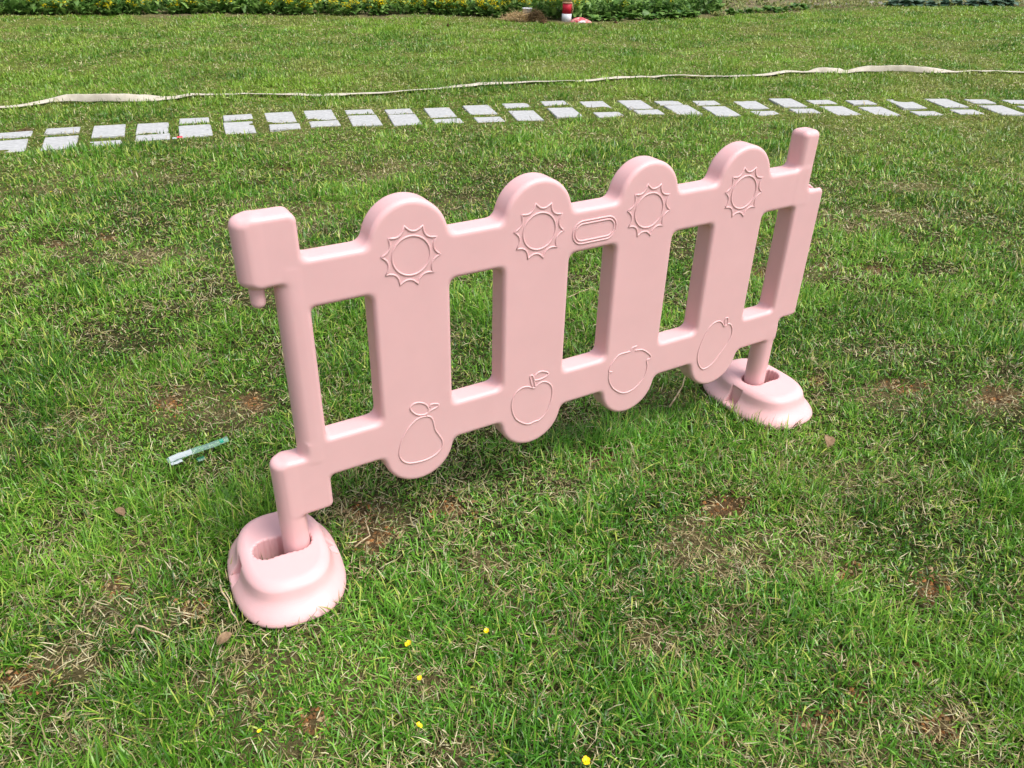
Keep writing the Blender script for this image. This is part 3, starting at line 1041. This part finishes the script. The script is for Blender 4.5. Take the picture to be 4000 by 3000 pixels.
def heap(name, pxx, pyy, w, h, c0, c1, n, label, cat, lying=1.2):
    q = gp(pxx, pyy)
    P = np.zeros((n, 3))
    a = rng.random(n) * 6.28; rr = np.sqrt(rng.random(n))
    P[:, 0] = np.cos(a) * rr * w / 2; P[:, 1] = np.sin(a) * rr * w / 3
    P[:, 2] = h * (1 - rr ** 2) * (0.35 + 0.65 * rng.random(n))
    C = c0 + (c1 - c0) * rng.random((n, 1))
    V, F, CC = blades(P, rng.random(n) * 6.28, np.clip(rng.normal(lying, 0.25, n), 0.3, 1.6), rng.normal(0.5, 0.4, n), w * (0.12 + 0.25 * rng.random(n)), np.full(n, 0.007), C, 3)
    o = link(name, mesh_np(name, V, F, True, None, CC), M_STRAW)
    o.location = (q[0], q[1], float(height(q[:1], q[1:2])[0]))
    o.rotation_euler = (0, 0, -YAW)
    tag(o, label, cat)


heap("straw_heap", 2030, 80, 125 * SCL, 26 * SCL, lin(150, 122, 82), lin(226, 202, 156), 700, "low heap of pale straw in front of the white pail", "straw heap")
heap("brush_heap", 2092, 84, 72 * SCL, 36 * SCL, lin(58, 44, 30), lin(150, 126, 90), 700, "darker brown bundle of dry stalks right of the pale straw", "stalk heap", 0.8)


def lump(name, x, y, w, d, h, mat, label, cat, group=None, seed=0, rz=0.0):
    """uneven lump of earth, stone or cloth"""
    r = np.random.default_rng(seed)
    nu, nv = 18, 9
    V = []; F = []
    ph = r.random(6) * 6.28
    for j in range(nv + 1):
        el = math.pi / 2 * j / nv
        for i in range(nu):
            a = 2 * math.pi * i / nu
            k = 1 + 0.16 * math.sin(2 * a + ph[0]) + 0.12 * math.sin(3 * a + ph[1] + el * 2) + 0.08 * math.sin(5 * a + ph[2] + 3 * el)
            V.append((math.cos(a) * math.cos(el) * w / 2 * k, math.sin(a) * math.cos(el) * d / 2 * k, h * math.sin(el) * (1 + 0.15 * math.sin(3 * a + ph[3])) - 0.005))
    for j in range(nv):
        for i in range(nu):
            F.append((j * nu + i, j * nu + (i + 1) % nu, (j + 1) * nu + (i + 1) % nu, (j + 1) * nu + i))
    q = gp(x, y)
    o = link(name, mesh_np(name, V, [np.array(F)], name != "stone"), mat)
    o.location = (q[0], q[1], float(height(q[:1], q[1:2])[0]))
    o.rotation_euler = (0, 0, -YAW + rz)
    tag(o, label, cat, group)
    return o


M_CLOD = noisy("dark_clod", lin(46, 32, 24), lin(92, 68, 46), 40, 0.95, 0.1, 0.35, 0.65, 0.8, 0.01, 80)
M_ROCK = noisy("grey_rock", lin(120, 116, 108), lin(176, 170, 160), 25, 0.9, 0.2, 0.35, 0.65, 0.6, 0.01, 60)
lump("soil_clod", 2122, 94, 26 * SCL, 18 * SCL, 12 * SCL, M_CLOD, "dark clod of earth below the brown stalk bundle", "clod", None, 1)
lump("soil_clod", 2404, 94, 14 * SCL, 10 * SCL, 9 * SCL, M_CLOD, "small dark clod of earth before the leafy vegetables", "clod", None, 2)
lump("soil_clod", 2017, 137, 15 * SCL, 8 * SCL, 7 * SCL, M_CLOD, "dark clod on the lawn below the white pail", "clod", None, 3)
lump("soil_clod", 1750, 103, 9 * SCL, 9 * SCL, 12 * SCL, M_CLOD, "small upright clod on the lawn below the yellow flowers", "clod", None, 4)
lump("stone", 3435, 20, 34 * SCL, 22 * SCL, 14 * SCL, M_ROCK, "pale grey stone at the lawn edge before the cabbages", "stone", None, 5)
lump("stone", 3400, 14, 56 * SCL, 26 * SCL, 12 * SCL, M_ROCK, "long flat grey stone on the bare soil", "stone", None, 6)
# crumpled bag at the foot of the pole
bag = lump("crumpled_bag", 2268, 90, 66 * SCL, 26 * SCL, 17 * SCL, noisy("bag_red", lin(206, 88, 100), lin(226, 168, 160), 22, 0.5, 0.4, 0.5, 0.6, 0.6, 0.02, 30), "crumpled pink and white bag on the ground beside the banded pole", "bag", None, 8)
mb = MB(); mb.add([(-0.05, -0.068, 0.012), (0.075, -0.063, 0.012), (0.06, -0.05, 0.04), (0.0, -0.052, 0.036)], [(0, 1, 2, 3)])
mb.build("white_panel", M_WHITE, bag, False)
# stubble stones on the bare soil
for k in range(22):
    xx = random.uniform(3150, 3330) if k < 14 else random.uniform(2830, 3350)
    p = edge_point(xx, random.uniform(0.1, 0.9))
    u_, v_, w_ = px(np.array([p[0], p[1], 0.0]))
    lump("stone", float(u_), float(v_), random.uniform(6, 14) * SCL, random.uniform(6, 10) * SCL, random.uniform(4, 8) * SCL, M_ROCK, "small pale stone on the bare soil between vegetables and cabbages", "stone", "stones on the bare garden soil", 20 + k)

# ------------------------------------------------------------------ small things in the lawn
M_TWIG = noisy("dry_twig", lin(150, 128, 96), lin(206, 190, 156), 50, 0.85, 0.2)


def ground_line(pts, lift):
    out = []
    for (a, b), l in zip(pts, lift):
        q = gp(a, b)
        out.append((q[0], q[1], float(height(q[:1], q[1:2])[0]) + l))
    return out


def twig(pts, lift, r, label):
    m = MB(); L = ground_line(pts, lift)
    sm_ = []
    for k in range(len(L) - 1):
        for t in (0, 0.5):
            p = np.array(L[k]) * (1 - t) + np.array(L[k + 1]) * t
            sm_.append(tuple(p + rng.normal(0, 0.0015, 3)))
    sm_.append(L[-1])
    m.tube(sm_, list(np.linspace(r, r * 0.5, len(sm_))), 6)
    tag(m.build("twig", M_TWIG), label, "twig")


twig([(2612, 1612), (2650, 1560), (2668, 1520), (2674, 1495)], [0.02, 0.035, 0.045, 0.055], 0.0035, "pale bent twig in the grass left of the right pink foot")
twig([(862, 2318), (890, 2370), (912, 2410), (935, 2448)], [0.055, 0.05, 0.04, 0.03], 0.0026, "pale straight stalk leaning beside the left pink foot")
twig([(515, 2482), (540, 2466), (600, 2480), (665, 2500)], [0.03, 0.045, 0.045, 0.035], 0.003, "bent dry twig lying in the lower left lawn")
twig([(1385, 2135), (1440, 2085), (1428, 2030)], [0.02, 0.028, 0.03], 0.0026, "forked pale root lying on the bare soil beside the left foot")
twig([(2215, 1200), (2260, 1190), (2310, 1178)], [0.05, 0.06, 0.075], 0.002, "thin pale stalk seen through the fence's middle gap")

# dry leaf
M_DRYLEAF = noisy("dry_leaf", lin(112, 90, 68), lin(158, 132, 104), 60, 0.85, 0.2, 0.35, 0.65, 0.4, 0.003, 90)


def dry_leaf(x, y, s, rz, label):
    q = gp(x, y)
    n = 9; V = []; F = []
    for i in range(n):
        t = i / (n - 1)
        wd = s * 0.32 * math.sin(math.pi * min(1, t * 0.96 + 0.03)) ** 0.7
        zz = 0.22 * s * math.sin(t * 3.0) + 0.03 * s * math.sin(9 * t)
        for j in (-1, -0.5, 0, 0.5, 1):
            V.append(((t - 0.5) * s, j * wd, zz + abs(j) * 0.12 * s + 0.02 * s * math.sin(7 * t + j * 3)))
    for i in range(n - 1):
        for j in range(4):
            a = i * 5 + j
            F.append((a, a + 1, a + 6, a + 5))
    o = link("dry_leaf", mesh_np("dry_leaf", V, [np.array(F)]), M_DRYLEAF)
    o.location = (q[0], q[1], float(height(q[:1], q[1:2])[0]) + 0.03); o.rotation_euler = (0.2, -0.1, rz)
    tag(o, label, "leaf")


dry_leaf(3225, 1757, 0.055, 0.7, "curled tan dead leaf on the lawn right of the right pink foot")
dry_leaf(470, 2015, 0.04, 2.0, "small brown dead leaf in the grass left of the left pink foot")
dry_leaf(880, 2505, 0.04, 0.3, "flat tan dead leaf below the left pink foot")

# buttercups
M_PETAL = noisy("buttercup_petal", lin(238, 196, 10), lin(250, 222, 30), 80, 0.35, 0.5)
M_STEM = noisy("flower_stem", lin(84, 124, 56), lin(116, 152, 78), 40, 0.6, 0.3)


def buttercup(x, y, s, hgt, tilt, label):
    q0 = gp(x, y, hgt)
    root = empty("buttercup", (q0[0], q0[1], float(height(q0[:1], q0[1:2])[0])), random.uniform(0, 6))
    tag(root, label, "flower", "buttercups in the lawn")
    m = MB(); m.tube([(0.012, 0, 0), (0.004, 0, hgt * 0.6), (0, 0, hgt)], 0.0011, 6); m.build("stem", M_STEM, root)
    m = MB()
    for k in range(5):
        a = k * 2 * math.pi / 5
        ca, sa = math.cos(a), math.sin(a)
        pr = [(0.08, 0.15, 0), (0.45, 0.46, 0.12), (0.85, 0.5, 0.34), (1.0, 0.22, 0.46)]
        vs = []
        for r, w, z in pr:
            for sgn in (-1, 0, 1):
                vs.append(((r * ca - sgn * w * sa) * s / 2, (r * sa + sgn * w * ca) * s / 2, hgt + (z - 0.08 * (sgn == 0)) * s / 2 + tilt * (r * ca) * s / 2))
        m.add(vs, [(3 * i + j, 3 * i + j + 1, 3 * i + j + 4, 3 * i + j + 3) for i in range(3) for j in range(2)])
    m.build("petals", M_PETAL, root)
    m = MB(); m.lathe([(0.0001, hgt + s * 0.16), (s * 0.1, hgt + s * 0.12), (s * 0.12, hgt + s * 0.02)], 10); m.build("flower_centre", M_PETAL, root)


for x, y, s, hg, tl, lb in [(1592, 2487, 0.021, 0.055, 0.5, "larger open buttercup just below the left pink foot"),
                            (1637, 2617, 0.015, 0.05, 0.3, "small buttercup directly below the larger one under the left foot"),
                            (1637, 2806, 0.017, 0.05, 0.9, "side facing buttercup midway between left foot and bottom edge"),
                            (1900, 2449, 0.017, 0.05, -0.3, "buttercup in the lawn under the fence's second picket"),
                            (2292, 2955, 0.022, 0.055, 0.4, "bright buttercup at the bottom edge of the lawn near the middle"),
                            (1006, 2826, 0.014, 0.04, 0.4, "dim buttercup low in the grass toward the bottom left"),
                            (778, 2992, 0.014, 0.04, 0.2, "buttercup cut by the photo's bottom edge at lower left"),
                            (200, 750, 0.02, 0.05, 0.2, "lone yellow flower in the lawn before the stone path's left end")]:
    buttercup(x, y, s * 0.75, hg, tl, lb)

# clear plastic wrapper
M_CLEAR, nt_, b_ = new_mat("clear_plastic", (0.42, 0.66, 0.60), 0.3, 0.5)
b_.inputs["Transmission Weight"].default_value = 0.0
tr = nt_.nodes.new("ShaderNodeBsdfTransparent"); tr.inputs["Color"].default_value = (0.86, 0.95, 0.93, 1)
mx = nt_.nodes.new("ShaderNodeMixShader")
mx.inputs[0].default_value = 0.2
nt_.links.new(tr.outputs[0], mx.inputs[1]); nt_.links.new(b_.outputs[0], mx.inputs[2])
nt_.links.new(mx.outputs[0], nt_.nodes["Material Output"].inputs["Surface"])
M_TEAL, _, _ = new_mat("teal_sticker", lin(0, 150, 124), 0.4, 0.5)
M_DTEAL, _, _ = new_mat("dark_green_plastic", lin(10, 92, 58), 0.35, 0.5)
M_PAPER, _, _ = new_mat("white_paper", lin(176, 186, 190), 0.6, 0.3)
HW = 0.045
A = gp(644, 1765, HW); B = gp(882, 1680, HW)
wl = float(np.linalg.norm(B[:2] - A[:2])); wang = math.atan2(B[1] - A[1], B[0] - A[0])
wrap = empty("plastic_wrapper", (A[0], A[1], float(height(A[:1], A[1:2])[0]) + HW - 0.012), wang)
tag(wrap, "clear plastic wrapper with teal sticker and white paper lying in the grass", "litter")


def sheet(x0, x1, y0, y1, arch, z0, nx=14, ny=6, seed=0, wav=0.0011):
    """thin curved sheet, closed on both sides"""
    r = np.random.default_rng(seed); ph = r.random(4) * 6.28
    m = MB(); V = []; F = []
    for s in (0, 1):
        for i in range(nx + 1):
            for j in range(ny + 1):
                t = i / nx; w = j / ny
                x = x0 + (x1 - x0) * t; y = y0 + (y1 - y0) * w
                z = z0 + arch * (1 - (2 * w - 1) ** 2) + wav * (math.sin(9 * t + ph[0]) + math.sin(21 * t + 4 * w + ph[1]) * 0.6) - s * 0.0006
                V.append((x, y, z))
    st = (nx + 1) * (ny + 1)
    for i in range(nx):
        for j in range(ny):
            a = i * (ny + 1) + j
            F.append((a, a + ny + 1, a + ny + 2, a + 1)); F.append((st + a, st + a + 1, st + a + ny + 2, st + a + ny + 1))
    m.add(V, F)
    return m


sheet(0, wl, -0.012, 0.014, 0.011, 0.0).build("sleeve", M_CLEAR, wrap)
sheet(0.006, wl * 0.39, -0.0115, 0.0125, 0.0105, 0.0028).build("paper_label", M_PAPER, wrap)
sheet(wl * 0.02, wl * 0.2, -0.026, -0.012, 0.003, -0.002, 6, 4, 3).build("paper_flap", M_PAPER, wrap)
sheet(wl * 0.855, wl * 0.915, -0.010, 0.004, 0.009, 0.0034, 4, 4, 2, 0.0005).build("teal_sticker", M_TEAL, wrap)
sheet(wl * 0.40, wl * 0.52, -0.046, -0.026, 0.006, -0.010, 6, 5, 4, 0.001).build("green_patch", M_DTEAL, wrap)

# scrap of wrapper by the path
q = gp(696, 563)
scrap = empty("candy_wrapper", (q[0], q[1], float(height(q[:1], q[1:2])[0]) + 0.035), -0.1)
tag(scrap, "tiny red and white paper scrap on the grass before the stone path", "litter")
M_SRED, _, _ = new_mat("red_print", lin(206, 70, 84), 0.5, 0.4)
sheet(0, 0.038, -0.014, 0.014, 0.008, 0.006, 6, 4, 6).build("red_half", M_SRED, scrap)
sheet(-0.03, -0.0005, -0.012, 0.010, 0.006, 0.002, 6, 4, 7).build("white_half", M_PAPER, scrap)

# ------------------------------------------------------------------ light
world = bpy.data.worlds.new("World"); SC.world = world
world.use_nodes = True
wn = world.node_tree
bg = wn.nodes["Background"]
sky = wn.nodes.new("ShaderNodeTexSky"); sky.sky_type = "NISHITA"; sky.sun_disc = False
SUN_EL, SUN_AZ = math.radians(60), math.radians(146)      # azimuth clockwise from +Y
sky.sun_elevation = SUN_EL; sky.sun_rotation = SUN_AZ
sky.air_density = 1.0; sky.dust_density = 4.0; sky.ozone_density = 1.0
hsv = wn.nodes.new("ShaderNodeHueSaturation"); hsv.inputs["Saturation"].default_value = 0.45
wn.links.new(sky.outputs[0], hsv.inputs["Color"])
wn.links.new(hsv.outputs[0], bg.inputs["Color"])
bg.inputs["Strength"].default_value = 0.12
sun = bpy.data.lights.new("sun", "SUN"); sun.energy = 1.9; sun.angle = math.radians(30); sun.color = (1.0, 0.97, 0.92)
so = bpy.data.objects.new("sun", sun); COL.objects.link(so)
dvec = Vector((math.sin(SUN_AZ) * math.cos(SUN_EL), math.cos(SUN_AZ) * math.cos(SUN_EL), math.sin(SUN_EL)))
so.rotation_euler = (-dvec).to_track_quat("-Z", "Y").to_euler()
so.location = dvec * 20

SC.view_settings.view_transform = "Standard"
SC.view_settings.look = "None"
SC.view_settings.gamma = 1.0
SC.view_settings.use_curve_mapping = False
SC.view_settings.exposure = 0.68
SC.render.engine = "CYCLES"
SC.cycles.max_bounces = 8
SC.cycles.transparent_max_bounces = 12
SC.cycles.use_denoising = True
